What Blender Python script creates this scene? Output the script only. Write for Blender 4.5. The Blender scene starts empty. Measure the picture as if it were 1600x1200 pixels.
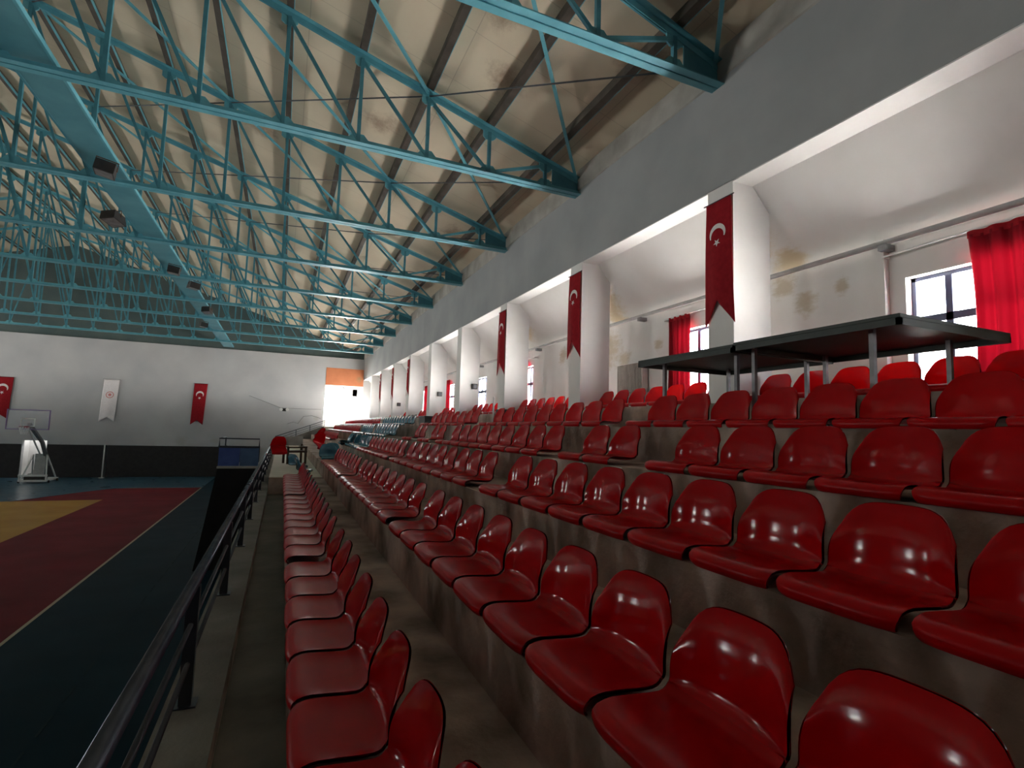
import bpy, bmesh, math, random
from mathutils import Vector, Matrix
random.seed(7)
scn = bpy.context.scene
COL = scn.collection
H = 3.57                      # height of the lens above the court
def h(z): return z + H        # heights below are measured from the lens

# ------------------------------------------------------------------ helpers
ORD = ['zeroth','first','second','third','fourth','fifth','sixth','seventh','eighth','ninth','tenth','eleventh','twelfth','thirteenth',
       'fourteenth','fifteenth','sixteenth','seventeenth','eighteenth','nineteenth','twentieth']
def ordn(n):
    if n <= 20: return ORD[n]
    t = {20:'twenty',30:'thirty',40:'forty'}[n//10*10]
    return t + '-' + ORD[n % 10] if n % 10 else {30:'thirtieth',40:'fortieth'}[n]

class MB:
    def __init__(self): self.v=[]; self.f=[]
    def add(self, vs, fs):
        o=len(self.v); self.v += [tuple(p) for p in vs]; self.f += [tuple(i+o for i in f) for f in fs]
    def box(self, x0,x1,y0,y1,z0,z1, b=0.0):
        x0,x1=min(x0,x1),max(x0,x1); y0,y1=min(y0,y1),max(y0,y1); z0,z1=min(z0,z1),max(z0,z1)
        if b<=0:
            self.add([(x0,y0,z0),(x1,y0,z0),(x1,y1,z0),(x0,y1,z0),(x0,y0,z1),(x1,y0,z1),(x1,y1,z1),(x0,y1,z1)],
                 [(0,3,2,1),(4,5,6,7),(0,1,5,4),(1,2,6,5),(2,3,7,6),(3,0,4,7)])
        else:
            bm=bmesh.new(); bmesh.ops.create_cube(bm,size=1)
            bmesh.ops.scale(bm,vec=(x1-x0,y1-y0,z1-z0),verts=bm.verts)
            bmesh.ops.translate(bm,vec=((x0+x1)/2,(y0+y1)/2,(z0+z1)/2),verts=bm.verts)
            bmesh.ops.bevel(bm,geom=bm.edges[:],offset=b,segments=2,affect='EDGES',profile=.5)
            bm.verts.index_update(); self.add([v.co[:] for v in bm.verts],[[v.index for v in f.verts] for f in bm.faces]); bm.free()
    def prism(self, poly, axis, a, b):
        """extrude a 2-D polygon between a and b along an axis (0: poly is y,z; 1: x,z; 2: x,y)"""
        def P(p,t): return {0:(t,p[0],p[1]),1:(p[0],t,p[1]),2:(p[0],p[1],t)}[axis]
        n=len(poly); vs=[P(p,a) for p in poly]+[P(p,b) for p in poly]
        fs=[tuple(range(n))[::-1],tuple(range(n,2*n))]+[(i,(i+1)%n,n+(i+1)%n,n+i) for i in range(n)]
        self.add(vs,fs)
    def tube(self, pts, r, n=10, caps=True):
        pts=[Vector(p) for p in pts]; rings=[]; up=None
        for i,p in enumerate(pts):
            d=(pts[min(i+1,len(pts)-1)]-pts[max(i-1,0)]).normalized()
            if up is None:
                up=Vector((0,0,1)) if abs(d.z)<.95 else Vector((1,0,0))
            a=d.cross(up).normalized(); up=a.cross(d).normalized()
            rr=r[i] if isinstance(r,(list,tuple)) else r
            rings.append([p+(a*math.cos(2*math.pi*k/n)+up*math.sin(2*math.pi*k/n))*rr for k in range(n)])
        vs=[q for R in rings for q in R]; fs=[]
        for i in range(len(rings)-1):
            for k in range(n):
                fs.append((i*n+k,i*n+(k+1)%n,(i+1)*n+(k+1)%n,(i+1)*n+k))
        if caps: fs += [tuple(range(n))[::-1], tuple((len(rings)-1)*n+k for k in range(n))]
        self.add(vs,fs)
    def bar(self, p, q, w, t, up=(0,1,0)):
        """rectangular bar from p to q, w across 'up x dir', t along up"""
        p=Vector(p); q=Vector(q); d=(q-p).normalized(); u=Vector(up)
        a=d.cross(u).normalized(); u=a.cross(d).normalized()
        c=[(-w/2,-t/2),(w/2,-t/2),(w/2,t/2),(-w/2,t/2)]
        self.add([p+a*i+u*j for i,j in c]+[q+a*i+u*j for i,j in c],[(0,1,2,3),(7,6,5,4),(0,4,5,1),(1,5,6,2),(2,6,7,3),(3,7,4,0)])
    def grid(self, fn, nu, nv):
        vs=[fn(i/nu,j/nv) for j in range(nv+1) for i in range(nu+1)]
        fs=[(j*(nu+1)+i,j*(nu+1)+i+1,(j+1)*(nu+1)+i+1,(j+1)*(nu+1)+i) for j in range(nv) for i in range(nu)]
        self.add(vs,fs)
    def build(self, name, mat, parent=None, smooth=False, loc=None, fix=True):
        me=bpy.data.meshes.new(name); me.from_pydata(self.v,[],self.f)
        if fix:
            bm=bmesh.new(); bm.from_mesh(me); bmesh.ops.recalc_face_normals(bm,faces=bm.faces); bm.to_mesh(me); bm.free()
        me.materials.append(mat)
        if smooth: me.shade_smooth()
        o=bpy.data.objects.new(name,me); COL.objects.link(o)
        if parent: o.parent=parent
        if loc: o.location=loc
        return o
def smooth_by_angle(o, deg=40):
    me=o.data; me.shade_smooth(); me.set_sharp_from_angle(angle=math.radians(deg)); return o
def tag(o, label, cat, group=None):
    o['label']=label; o['category']=cat
    if group: o['group']=group
    return o
def thing(name, label, cat, loc=(0,0,0), group=None, rz=0):
    o=bpy.data.objects.new(name,None); COL.objects.link(o); o.location=loc; o.rotation_euler=(0,0,rz); o.empty_display_size=.2
    return tag(o,label,cat,group)
def struct(o, label=None, cat='wall'):
    o['kind']='structure'
    if label: o['label']=label; o['category']=cat
    return o
def kids(o): return [c for c in o.children]
def copy_tree(o, parent=None):
    c=o.copy(); COL.objects.link(c)
    if parent: c.parent=parent
    for ch in o.children: copy_tree(ch,c)
    return c

# ------------------------------------------------------------------ materials
def nd(nt, t, **kw):
    n=nt.nodes.new(t)
    for k,v in kw.items():
        if k.startswith('i_'): n.inputs[k[2:].replace('_',' ')].default_value=v
        else: setattr(n,k,v)
    return n
def base_mat(name, col, rough=.6, metal=0.0, spec=.5, coat=0.0):
    m=bpy.data.materials.new(name); m.use_nodes=True; nt=m.node_tree; b=nt.nodes['Principled BSDF']
    b.inputs['Base Color'].default_value=(*col,1); b.inputs['Roughness'].default_value=rough; b.inputs['Metallic'].default_value=metal
    b.inputs['Specular IOR Level'].default_value=spec; b.inputs['Coat Weight'].default_value=coat; b.inputs['Coat Roughness'].default_value=.05
    return m,nt,b
def noise_mat(name, c1, c2, scale=3, rough=.6, detail=6, lo=.35, hi=.65, bump=0.0, bscale=40, metal=0.0, spec=.5, coat=0.0, rvar=0.0, stretch=None):
    m,nt,b=base_mat(name,c1,rough,metal,spec,coat)
    tc=nd(nt,'ShaderNodeTexCoord'); n=nd(nt,'ShaderNodeTexNoise',i_Scale=scale,i_Detail=detail)
    src=tc.outputs['Object']
    if stretch:
        mp=nd(nt,'ShaderNodeMapping'); mp.inputs['Scale'].default_value=stretch; nt.links.new(src,mp.inputs['Vector']); src=mp.outputs['Vector']
    nt.links.new(src,n.inputs['Vector'])
    r=nd(nt,'ShaderNodeValToRGB'); r.color_ramp.elements[0].position=lo; r.color_ramp.elements[1].position=hi
    r.color_ramp.elements[0].color=(*c1,1); r.color_ramp.elements[1].color=(*c2,1)
    nt.links.new(n.outputs['Fac'],r.inputs['Fac']); nt.links.new(r.outputs['Color'],b.inputs['Base Color'])
    if rvar:
        n3=nd(nt,'ShaderNodeTexNoise',i_Scale=scale*2.3,i_Detail=5); nt.links.new(src,n3.inputs['Vector'])
        mr=nd(nt,'ShaderNodeMapRange'); mr.inputs['To Min'].default_value=max(0,rough-rvar); mr.inputs['To Max'].default_value=rough+rvar
        nt.links.new(n3.outputs['Fac'],mr.inputs['Value']); nt.links.new(mr.outputs['Result'],b.inputs['Roughness'])
    if bump:
        n2=nd(nt,'ShaderNodeTexNoise',i_Scale=bscale,i_Detail=5); nt.links.new(src,n2.inputs['Vector'])
        bp=nd(nt,'ShaderNodeBump',i_Strength=bump,i_Distance=.02); nt.links.new(n2.outputs['Fac'],bp.inputs['Height']); nt.links.new(bp.outputs['Normal'],b.inputs['Normal'])
    m['b']=0
    return m
def add_stains(m, spots, col, scale=3.0, th=.5):
    """irregular water stains round fixed places of the wall: (x,y,z,radius)"""
    nt=m.node_tree; b=nt.nodes['Principled BSDF']; src=b.inputs['Base Color'].links[0].from_socket
    geo=nd(nt,'ShaderNodeNewGeometry'); total=None
    mp=nd(nt,'ShaderNodeMapping'); mp.inputs['Scale'].default_value=(1,.75,1.7); nt.links.new(geo.outputs['Position'],mp.inputs['Vector'])
    nz=nd(nt,'ShaderNodeTexNoise',i_Scale=scale,i_Detail=9,i_Roughness=.72); nt.links.new(mp.outputs['Vector'],nz.inputs['Vector'])
    for x,y,z,r in spots:
        d=nd(nt,'ShaderNodeVectorMath',operation='DISTANCE'); d.inputs[1].default_value=(x,y,z); nt.links.new(geo.outputs['Position'],d.inputs[0])
        mr=nd(nt,'ShaderNodeMapRange'); mr.inputs['From Min'].default_value=0; mr.inputs['From Max'].default_value=r; mr.inputs['To Min'].default_value=.55; mr.inputs['To Max'].default_value=-.3
        nt.links.new(d.outputs['Value'],mr.inputs['Value'])
        if total is None: total=mr.outputs['Result']
        else:
            mx=nd(nt,'ShaderNodeMath',operation='MAXIMUM'); nt.links.new(total,mx.inputs[0]); nt.links.new(mr.outputs['Result'],mx.inputs[1]); total=mx.outputs[0]
    s=nd(nt,'ShaderNodeMath',operation='ADD'); nt.links.new(total,s.inputs[0]); nt.links.new(nz.outputs['Fac'],s.inputs[1])
    sm=nd(nt,'ShaderNodeMapRange',interpolation_type='SMOOTHSTEP'); sm.inputs['From Min'].default_value=th+.12; sm.inputs['From Max'].default_value=th+.50
    nt.links.new(s.outputs[0],sm.inputs['Value'])
    mix=nd(nt,'ShaderNodeMix',data_type='RGBA'); nt.links.new(sm.outputs['Result'],mix.inputs['Factor']); nt.links.new(src,mix.inputs[6]); mix.inputs[7].default_value=(*col,1)
    nt.links.new(mix.outputs[2],b.inputs['Base Color'])
    return m

M={}
M['plaster']=noise_mat('white_plaster',(.70,.69,.67),(.78,.77,.75),scale=1.2,rough=.75,bump=.05)
M['upper']=noise_mat('grey_plaster',(.27,.283,.288),(.33,.34,.342),scale=.8,rough=.8,bump=.05)
M['alcove']=add_stains(noise_mat('alcove_plaster',(.72,.71,.68),(.78,.77,.75),scale=1.2,rough=.75,bump=.04),
    [(6.2,5.65,h(2.85),.8),(6.5,5.2,h(2.5),.6),(6.2,9.55,h(2.9),1.1),(6.5,9.5,h(2.5),.7),(6.2,13.5,h(2.9),.8)],(.60,.50,.34),scale=4,th=.42)
M['winwall']=add_stains(noise_mat('window_wall_plaster',(.70,.69,.66),(.77,.76,.74),scale=1.4,rough=.75,bump=.04),
    [(6.6,5.05,h(1.90),.42),(6.6,5.4,h(2.25),.5),(6.6,9.9,h(1.9),1.0),(6.6,9.3,h(1.6),.5),(6.6,8.2,h(1.75),.3),(6.6,4.5,h(2.02),.25),(6.6,12,h(2.0),.5)],(.52,.46,.36),scale=6,th=.45)
M['farwall']=add_stains(noise_mat('far_wall_plaster',(.43,.437,.45),(.51,.512,.515),scale=.5,rough=.75),
    [(1.2,40.2,h(.2),.7),(2.2,40.2,h(.5),.5),(-4,40.2,h(-1.2),.8),(-6,40.2,h(-1.3),.9),(.6,40.2,h(-.6),.5)],(.42,.41,.40),scale=2.5)
M['cement']=noise_mat('raw_cement',(.30,.29,.26),(.42,.41,.38),scale=2,rough=.9,bump=.15)
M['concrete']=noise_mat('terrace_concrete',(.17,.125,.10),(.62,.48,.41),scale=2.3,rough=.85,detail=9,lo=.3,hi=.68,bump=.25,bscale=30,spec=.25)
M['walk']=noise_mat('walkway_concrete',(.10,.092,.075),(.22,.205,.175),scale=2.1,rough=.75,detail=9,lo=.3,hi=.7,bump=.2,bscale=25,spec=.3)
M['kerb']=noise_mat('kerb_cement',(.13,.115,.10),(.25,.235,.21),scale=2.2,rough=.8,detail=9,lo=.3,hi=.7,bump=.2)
M['landing']=noise_mat('landing_terrazzo',(.62,.57,.48),(.72,.67,.57),scale=2.5,rough=.6,detail=6)
M['gable']=noise_mat('gable_boards',(.055,.085,.085),(.085,.115,.11),scale=.8,rough=.85)
M['ceiling']=None
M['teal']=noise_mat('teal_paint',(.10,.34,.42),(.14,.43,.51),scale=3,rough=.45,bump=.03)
M['teal_shaded']=noise_mat('teal_paint_shaded',(.045,.19,.25),(.07,.27,.33),scale=3,rough=.5)  # same teal paint, with the shade on the members put into its colour
M['purlin']=noise_mat('purlin_brown',(.055,.045,.036),(.09,.075,.06),scale=4,rough=.7)
M['rod']=noise_mat('rod_steel',(.05,.055,.06),(.08,.085,.09),scale=8,rough=.5)
M['duct']=noise_mat('gantry_sheet',(.075,.25,.31),(.11,.32,.38),scale=1.5,rough=.4)
M['red']=noise_mat('red_pan_plastic_shaded',(.38,.0011,.0034),(.45,.0017,.0048),scale=9,rough=.30,rvar=.02,spec=.12,coat=.02)  # darker copy of the backrest red: shade on the pans put into the colour
M['redback']=noise_mat('red_seat_plastic_back',(.46,.0013,.0040),(.53,.0019,.0055),scale=9,rough=.11,rvar=.03,spec=.26,coat=.10)
def thin_plastic(m,col,amt):
    """thin moulded plastic lets some light through"""
    nt=m.node_tree; b=nt.nodes['Principled BSDF']; tr=nd(nt,'ShaderNodeBsdfTranslucent'); tr.inputs['Color'].default_value=(*col,1)
    mix=nd(nt,'ShaderNodeMixShader'); mix.inputs[0].default_value=amt; nt.links.new(b.outputs[0],mix.inputs[1]); nt.links.new(tr.outputs[0],mix.inputs[2]); nt.links.new(mix.outputs[0],nt.nodes['Material Output'].inputs[0])
thin_plastic(M['redback'],(.90,.006,.018),.28)
M['blue']=noise_mat('blue_seat_plastic',(.035,.13,.19),(.06,.19,.25),scale=7,rough=.18,rvar=.06,spec=.5,coat=.2)
M['bolt']=noise_mat('seat_bolt',(.35,.34,.33),(.5,.5,.48),scale=20,rough=.4,metal=.8)
M['rail']=noise_mat('black_rail_paint',(.018,.022,.032),(.03,.036,.05),scale=5,rough=.28,spec=.6)
M['railtop']=noise_mat('worn_rail_paint',(.03,.04,.062),(.06,.075,.10),scale=4,rough=.2,spec=.8,metal=.3)
M['white']=noise_mat('white_paint',(.68,.68,.66),(.76,.76,.74),scale=5,rough=.5)
M['flag']=noise_mat('red_flag_cloth',(.25,.006,.012),(.31,.009,.016),scale=14,rough=.85,spec=.2)
M['flagwhite']=noise_mat('white_flag_print',(.72,.68,.66),(.80,.77,.74),scale=14,rough=.85,spec=.2)
M['banner']=noise_mat('white_banner_cloth',(.80,.76,.77),(.86,.82,.83),scale=12,rough=.85,spec=.2)
M['emblem']=noise_mat('emblem_print',(.62,.20,.20),(.68,.28,.27),scale=12,rough=.85)
M['frame']=noise_mat('navy_window_frame',(.028,.036,.085),(.045,.055,.12),scale=5,rough=.4)
M['green']=noise_mat('green_table_board',(.012,.021,.016),(.022,.034,.026),scale=4,rough=.5)
M['steel']=noise_mat('grey_steel_leg',(.16,.155,.16),(.24,.235,.24),scale=9,rough=.45,metal=.4)
M['radiator']=noise_mat('radiator_enamel',(.40,.37,.33),(.48,.45,.41),scale=6,rough=.5)
M['pipe']=noise_mat('grey_pipe_paint',(.42,.42,.42),(.50,.50,.49),scale=6,rough=.5)
M['black']=noise_mat('black_padding',(.012,.010,.011),(.02,.017,.018),scale=5,rough=.7)
M['leftwall']=noise_mat('opposite_wall_paint',(.22,.20,.19),(.28,.26,.25),scale=.6,rough=.8)
M['tarp']=noise_mat('black_tarp',(.006,.006,.007),(.012,.012,.013),scale=3,rough=.75,spec=.3)
M['bluepanel']=noise_mat('blue_panel',(.035,.075,.26),(.05,.10,.33),scale=4,rough=.5)
M['bluepanel2']=noise_mat('pale_blue_panel',(.05,.11,.22),(.07,.14,.27),scale=4,rough=.5)
M['orange']=add_stains(noise_mat('orange_paint',(.50,.17,.075),(.56,.20,.09),scale=2,rough=.7),[(5.0,40.2,h(3.5),.6)],(.36,.20,.10),scale=3)
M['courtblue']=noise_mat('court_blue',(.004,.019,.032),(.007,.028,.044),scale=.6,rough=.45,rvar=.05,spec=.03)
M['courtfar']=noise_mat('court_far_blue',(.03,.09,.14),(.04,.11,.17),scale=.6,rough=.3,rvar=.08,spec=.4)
M['courtred']=noise_mat('court_red',(.135,.010,.017),(.18,.016,.025),scale=.7,rough=.5,rvar=.05,spec=.04)
M['courtyellow']=noise_mat('court_yellow',(.40,.21,.03),(.47,.26,.045),scale=.7,rough=.45,rvar=.05,spec=.08)
M['courtline']=noise_mat('court_line',(.40,.34,.20),(.46,.40,.25),scale=3,rough=.4)
M['seam']=noise_mat('court_seam',(.016,.032,.042),(.024,.042,.052),scale=3,rough=.6,spec=.03)
M['wood']=noise_mat('dark_wood',(.045,.022,.012),(.085,.042,.022),scale=6,rough=.45,stretch=(1,8,8))
M['dark']=noise_mat('dark_fixture',(.018,.014,.013),(.03,.024,.022),scale=6,rough=.5)
M['rust']=noise_mat('rusty_fixture',(.06,.025,.015),(.11,.05,.03),scale=8,rough=.6)
M['boardglass'],_n,_b=base_mat('acrylic_board',(.75,.78,.85),.08); _b.inputs['Alpha'].default_value=.28
M['boardedge']=noise_mat('violet_board_edge',(.22,.14,.34),(.28,.18,.40),scale=4,rough=.5)
M['rim']=noise_mat('red_rim',(.28,.02,.05),(.36,.03,.06),scale=5,rough=.4)
M['stairlit']=noise_mat('stair_wall',(.75,.74,.72),(.80,.79,.77),scale=2,rough=.7)
def curtain_mat():
    m,nt,b=base_mat('red_curtain',(.17,.003,.008),.8,spec=.2)
    tr=nd(nt,'ShaderNodeBsdfTranslucent'); tr.inputs['Color'].default_value=(.30,.003,.012,1)
    mix=nd(nt,'ShaderNodeMixShader'); mix.inputs[0].default_value=.07
    out=nt.nodes['Material Output']; nt.links.new(b.outputs[0],mix.inputs[1]); nt.links.new(tr.outputs[0],mix.inputs[2]); nt.links.new(mix.outputs[0],out.inputs[0])
    return m
M['curtain']=curtain_mat()
def glass_mat():
    m=bpy.data.materials.new('window_glass'); m.use_nodes=True; nt=m.node_tree; nt.nodes.remove(nt.nodes['Principled BSDF'])
    t=nd(nt,'ShaderNodeBsdfTransparent'); t.inputs[0].default_value=(.96,.97,.98,1); g=nd(nt,'ShaderNodeBsdfGlossy'); g.inputs['Roughness'].default_value=.02
    mix=nd(nt,'ShaderNodeMixShader'); mix.inputs[0].default_value=.05
    nt.links.new(t.outputs[0],mix.inputs[1]); nt.links.new(g.outputs[0],mix.inputs[2]); nt.links.new(mix.outputs[0],nt.nodes['Material Output'].inputs[0]); return m
M['glass']=glass_mat()
def ceiling_mat():
    m=noise_mat('ceiling_boards',(.62,.54,.40),(.72,.635,.48),scale=.7,rough=.85,detail=7,lo=.3,hi=.7)
    nt=m.node_tree; b=nt.nodes['Principled BSDF']; src=b.inputs['Base Color'].links[0].from_socket
    geo=nd(nt,'ShaderNodeNewGeometry'); sx=nd(nt,'ShaderNodeSeparateXYZ'); nt.links.new(geo.outputs['Position'],sx.inputs[0])
    def joints(sock,period,width):
        a=nd(nt,'ShaderNodeMath',operation='PINGPONG'); a.inputs[1].default_value=period/2; nt.links.new(sock,a.inputs[0])
        c=nd(nt,'ShaderNodeMath',operation='LESS_THAN'); c.inputs[1].default_value=width; nt.links.new(a.outputs[0],c.inputs[0]); return c.outputs[0]
    j1=joints(sx.outputs['Y'],1.25,.006); j2=joints(sx.outputs['X'],2.43,.007)
    mx=nd(nt,'ShaderNodeMath',operation='MAXIMUM'); nt.links.new(j1,mx.inputs[0]); nt.links.new(j2,mx.inputs[1])
    mu=nd(nt,'ShaderNodeMath',operation='MULTIPLY'); nt.links.new(mx.outputs[0],mu.inputs[0]); mu.inputs[1].default_value=.28
    mix=nd(nt,'ShaderNodeMix',data_type='RGBA'); nt.links.new(mu.outputs[0],mix.inputs['Factor']); nt.links.new(src,mix.inputs[6]); mix.inputs[7].default_value=(.16,.12,.08,1)
    nt.links.new(mix.outputs[2],b.inputs['Base Color'])
    add_stains(m,[(3.2,8.0,h(6.0),1.0),(1.5,11.2,h(6.4),1.0),(4.3,14.5,h(5.6),1.2),(2.6,6.9,h(6.1),.9),(4.6,6.2,h(5.6),1.0),(-1,14,h(7.2),1.1)],(.36,.27,.19),scale=1.6,th=.5)
    return m
M['ceiling']=ceiling_mat()

# ------------------------------------------------------------------ layout constants
XW=5.33; XA=6.60                 # face of the pillars; window wall
YF=40.2; YN=-7.0                 # far wall; wall behind the camera
BAY=3.88
XL=-30.25
RIDX=-12.46; SL=.30
def ztop(x): return h(5.18)+SL*(XW-x if x>=RIDX else (XW-RIDX)-(RIDX-x))   # centre line of the top chords
ZB=h(4.94)                       # centre of the bottom chords
LIP=[None,.09,.93,1.797,2.66,3.52,5.33]
STEP=[None,h(-1.235),h(-.920),h(-.606),h(-.275),h(.085),h(.472)]
KERB=h(-1.5); WALK=h(-1.62)
YE=38.0                          # far end of the terrace
YL=13.6                          # landing starts

# ------------------------------------------------------------------ setting
m=MB(); m.box(XL-.3,XA+.3,YN-.3,YF+.3,-.15,0); struct(m.build('floor',M['courtblue']),'dark blue painted sports court floor','floor')
def sheet(name,poly,z,mat,label):
    mb=MB(); mb.prism(poly,2,z-.002,z); return struct(mb.build(name,mat),label,'floor marking')
arc=[(-9.4+0,30.8),(-8.8,32.0),(-8.2,33.0),(-7.7,33.7)]
sheet('floor_marking_red',[(-3.86,-6),(-3.86,33.6),(-7.7,33.7),(-8.2,33.0),(-8.8,32.0),(-9.4,30.8),(-10.2,29.05),(-7.1,29.05),(-7.1,-6)],.004,M['courtred'],'maroon band painted between the yellow zone and dark border')
sheet('floor_marking_yellow',[(-7.1,10),(-7.1,29.05),(-16.5,29.05),(-16.5,10)],.0045,M['courtyellow'],'yellow painted court zone')
sheet('floor_marking_sideline',[(-3.80,-6),(-3.80,33.6),(-3.86,33.6),(-3.86,-6)],.0055,M['courtline'],'pale sideline edging the maroon band')
sheet('floor_marking_endline',[(-3.86,33.55),(-3.86,33.62),(-7.7,33.74),(-7.7,33.67)],.0055,M['courtline'],'pale end line of the maroon band')
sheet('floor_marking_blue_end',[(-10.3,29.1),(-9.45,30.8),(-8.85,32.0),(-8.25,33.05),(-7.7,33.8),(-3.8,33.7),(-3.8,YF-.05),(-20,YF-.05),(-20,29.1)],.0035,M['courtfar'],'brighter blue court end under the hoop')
for k in range(30):
    pass
dash=MB()
for k in range(36): dash.box(-2.33,-2.30,3+k*.8,3.5+k*.8,.001,.003)
struct(dash.build('floor_marking_seam',M['seam']),'dotted seam line in the dark blue border','floor marking')

# terrace: kerb, walkway, six steps (cross-section along the hall)
def terrace(y0,y1,z_walk):
    R=[None]+[LIP[k]+.035 for k in range(1,7)]
    prof=[(-.48,0),(-.48,KERB),(-.21,KERB),(-.21,z_walk),(R[1],z_walk),(R[1],STEP[1])]
    for k in range(2,7): prof += [(R[k],STEP[k-1]),(R[k],STEP[k])]
    prof += [(XA+.25,STEP[6]),(XA+.25,0)]
    out=[]
    for p in prof:                    # drop repeats
        if not out or (abs(p[0]-out[-1][0])>1e-6 or abs(p[1]-out[-1][1])>1e-6): out.append(p)
    return out
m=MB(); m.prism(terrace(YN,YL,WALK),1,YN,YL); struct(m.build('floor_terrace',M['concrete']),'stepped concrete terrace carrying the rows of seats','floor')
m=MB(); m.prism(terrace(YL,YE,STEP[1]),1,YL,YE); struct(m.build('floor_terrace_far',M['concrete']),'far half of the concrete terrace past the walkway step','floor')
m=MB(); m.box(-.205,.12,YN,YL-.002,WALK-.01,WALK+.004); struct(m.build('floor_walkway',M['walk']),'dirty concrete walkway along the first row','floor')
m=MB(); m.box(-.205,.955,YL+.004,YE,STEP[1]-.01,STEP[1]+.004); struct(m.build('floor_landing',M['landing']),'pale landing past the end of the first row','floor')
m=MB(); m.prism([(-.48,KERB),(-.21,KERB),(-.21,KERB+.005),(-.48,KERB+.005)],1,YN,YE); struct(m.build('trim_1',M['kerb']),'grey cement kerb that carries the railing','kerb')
# terrace end: sloping parapet and exit landing
m=MB(); m.prism([(-.48,0),(-.48,h(-1.28)),(2.595,h(-.03)),(2.595,0)],1,YE,YE+.16); struct(m.build('wall_terrace_end',M['kerb']),'sloping white parapet closing the far end of the terrace','wall')
m=MB(); m.box(2.6,XA,YE+.0,YF+3.4,0,h(-.05)); struct(m.build('floor_exit',M['landing']),'landing at the bright far exit','floor')

# far wall with the exit opening and the stair door
EX0,EX1,EZ0,EZ1=2.68,5.31,h(-.05),h(2.93)
DX0,DX1,DZ=-13.98,-12.82,h(-1.38)
m=MB(); t=.3
FT=h(4.97)
m.box(XL,DX0,YF,YF+t,0,FT); m.box(DX0,DX1,YF,YF+t,DZ,FT); m.box(DX1,EX0,YF,YF+t,0,FT)
m.box(EX0,EX1,YF,YF+t,EZ1,FT); m.box(EX0,EX1,YF,YF+t,0,EZ0-.01); m.box(EX1,XA+.3,YF,YF+t,0,h(5.6))
struct(m.build('wall_far',M['farwall']),'pale grey end wall of the hall','wall')
m=MB(); m.box(EX0+.0,EX1,YF-.02,YF-.001,h(2.95),h(4.2)); struct(m.build('trim_2',M['orange']),'orange painted panel over the bright exit','panel')
m=MB(); m.prism([(XL,FT),(XW+.3,FT),(XW+.3,h(5.5)),(RIDX,h(10.8)),(XL,h(5.5))],1,YF+.12,YF+t); struct(m.build('wall_gable',M['gable']),'dull blue-grey gable over the end wall','wall')
# recess behind the exit: side walls, back wall with a tall window, soffit
m=MB(); y0,y1=YF+t,YF+3.2
m.box(EX0-.2,EX0,y0,y1,EZ0,EZ1+.1); m.box(EX1,EX1+.2,y0,y1,EZ0,EZ1+.1); m.box(EX0-.2,EX1+.2,y0,y1+.2,EZ1,EZ1+.2)
m.box(EX0-.2,EX0+.1,y1,y1+.2,EZ0,EZ1); m.box(EX1-.35,EX1+.2,y1,y1+.2,EZ0,EZ1); m.box(EX0,EX1,y1,y1+.2,h(2.4),EZ1); m.box(EX0,EX1,y1,y1+.2,EZ0,h(.45))
struct(m.build('wall_exit',M['plaster']),'white walls of the exit passage','wall')
# stair recess behind the far door
m=MB(); m.box(DX0-.2,DX1+2.6,YF+1.6,YF+1.8,0,h(1)); m.box(DX0-.4,DX0-.2,YF+t,YF+1.8,0,h(1)); m.box(DX1+2.6,DX1+2.8,YF+t,YF+1.8,0,h(1)); m.box(DX0-.4,DX1+2.8,YF+t,YF+1.8,h(1),h(1.1)); m.box(DX0-.4,DX1+2.8,YF+t,YF+1.8,-.1,-.001)
struct(m.build('wall_stairwell',M['stairlit']),'white stairwell wall seen through the low door opening','wall')
m=MB()
for k in range(11): m.box(DX0+.28+k*.15,DX0+.28+2.2,YF+.45,YF+1.58,k*.2,k*.2+.2)
sw=m.build('staircase',M['cement']); tag(sw,'grey stair flight rising through the low doorway in the end wall','stairs')
m=MB()
for k in range(11): m.box(DX0+.262+k*.15,DX0+.28+k*.15,YF+.45,YF+1.58,k*.2+.03,k*.2+.198)
m.build('riser_strip',M['wood'],sw)

# right side: upper wall, pillars, alcove ceiling, window wall
m=MB(); m.box(XW,XW+.35,YN,YF,h(3.44),h(5.45)); struct(m.build('wall_right',M['upper']),'grey upper wall under the eave','wall')
m=MB(); m.box(XW+.003,XW+.352,YN,YF,h(3.425),h(3.44)); struct(m.build('trim_6',M['plaster']),'white soffit under the grey upper wall','soffit')
m=MB(); m.prism([(XW-.02,h(5.02)),(XW,h(5.0)),(XW,h(5.42)),(XW-.035,h(5.42))],1,YN,YF); struct(m.build('trim_3',M['cement']),'rough cement strip where wall meets roof','trim')
PY=[5.11-BAY*2+BAY*k for k in range(0,12)]
for k,y in enumerate(PY):
    if y>YF-1: continue
    m=MB(); m.box(XW,6.0,y,y+.45,STEP[6]-.01,h(3.45)); o=struct(m.build('pillar',M['plaster']))
m=MB()
m.prism([(XW+.35,h(3.44)),(XW+.35,h(3.60)),(XA+.25,h(2.62)),(XA+.25,h(2.46)),(XA,h(2.46))],1,YN,YF); struct(m.build('ceiling_alcove',M['alcove']),'sloping plaster ceiling over the window bays','ceiling')
NW=10
WY=[(2.25+3.85*k,3.75+3.85*k) for k in range(-1,NW)]
WZ0,WZ1=h(.62),h(1.93)
m=MB(); yy=YN
for a,b in WY:
    if b>YF-.5: break
    m.box(XA,XA+.25,yy,a,STEP[6]-.01,h(2.6)); m.box(XA,XA+.25,a,b,STEP[6]-.01,WZ0); m.box(XA,XA+.25,a,b,WZ1,h(2.6)); yy=b
m.box(XA,XA+.25,yy,YF+.3,STEP[6]-.01,h(2.6)); struct(m.build('wall_window',M['winwall']),'stained white wall with the row of windows','wall')
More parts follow.
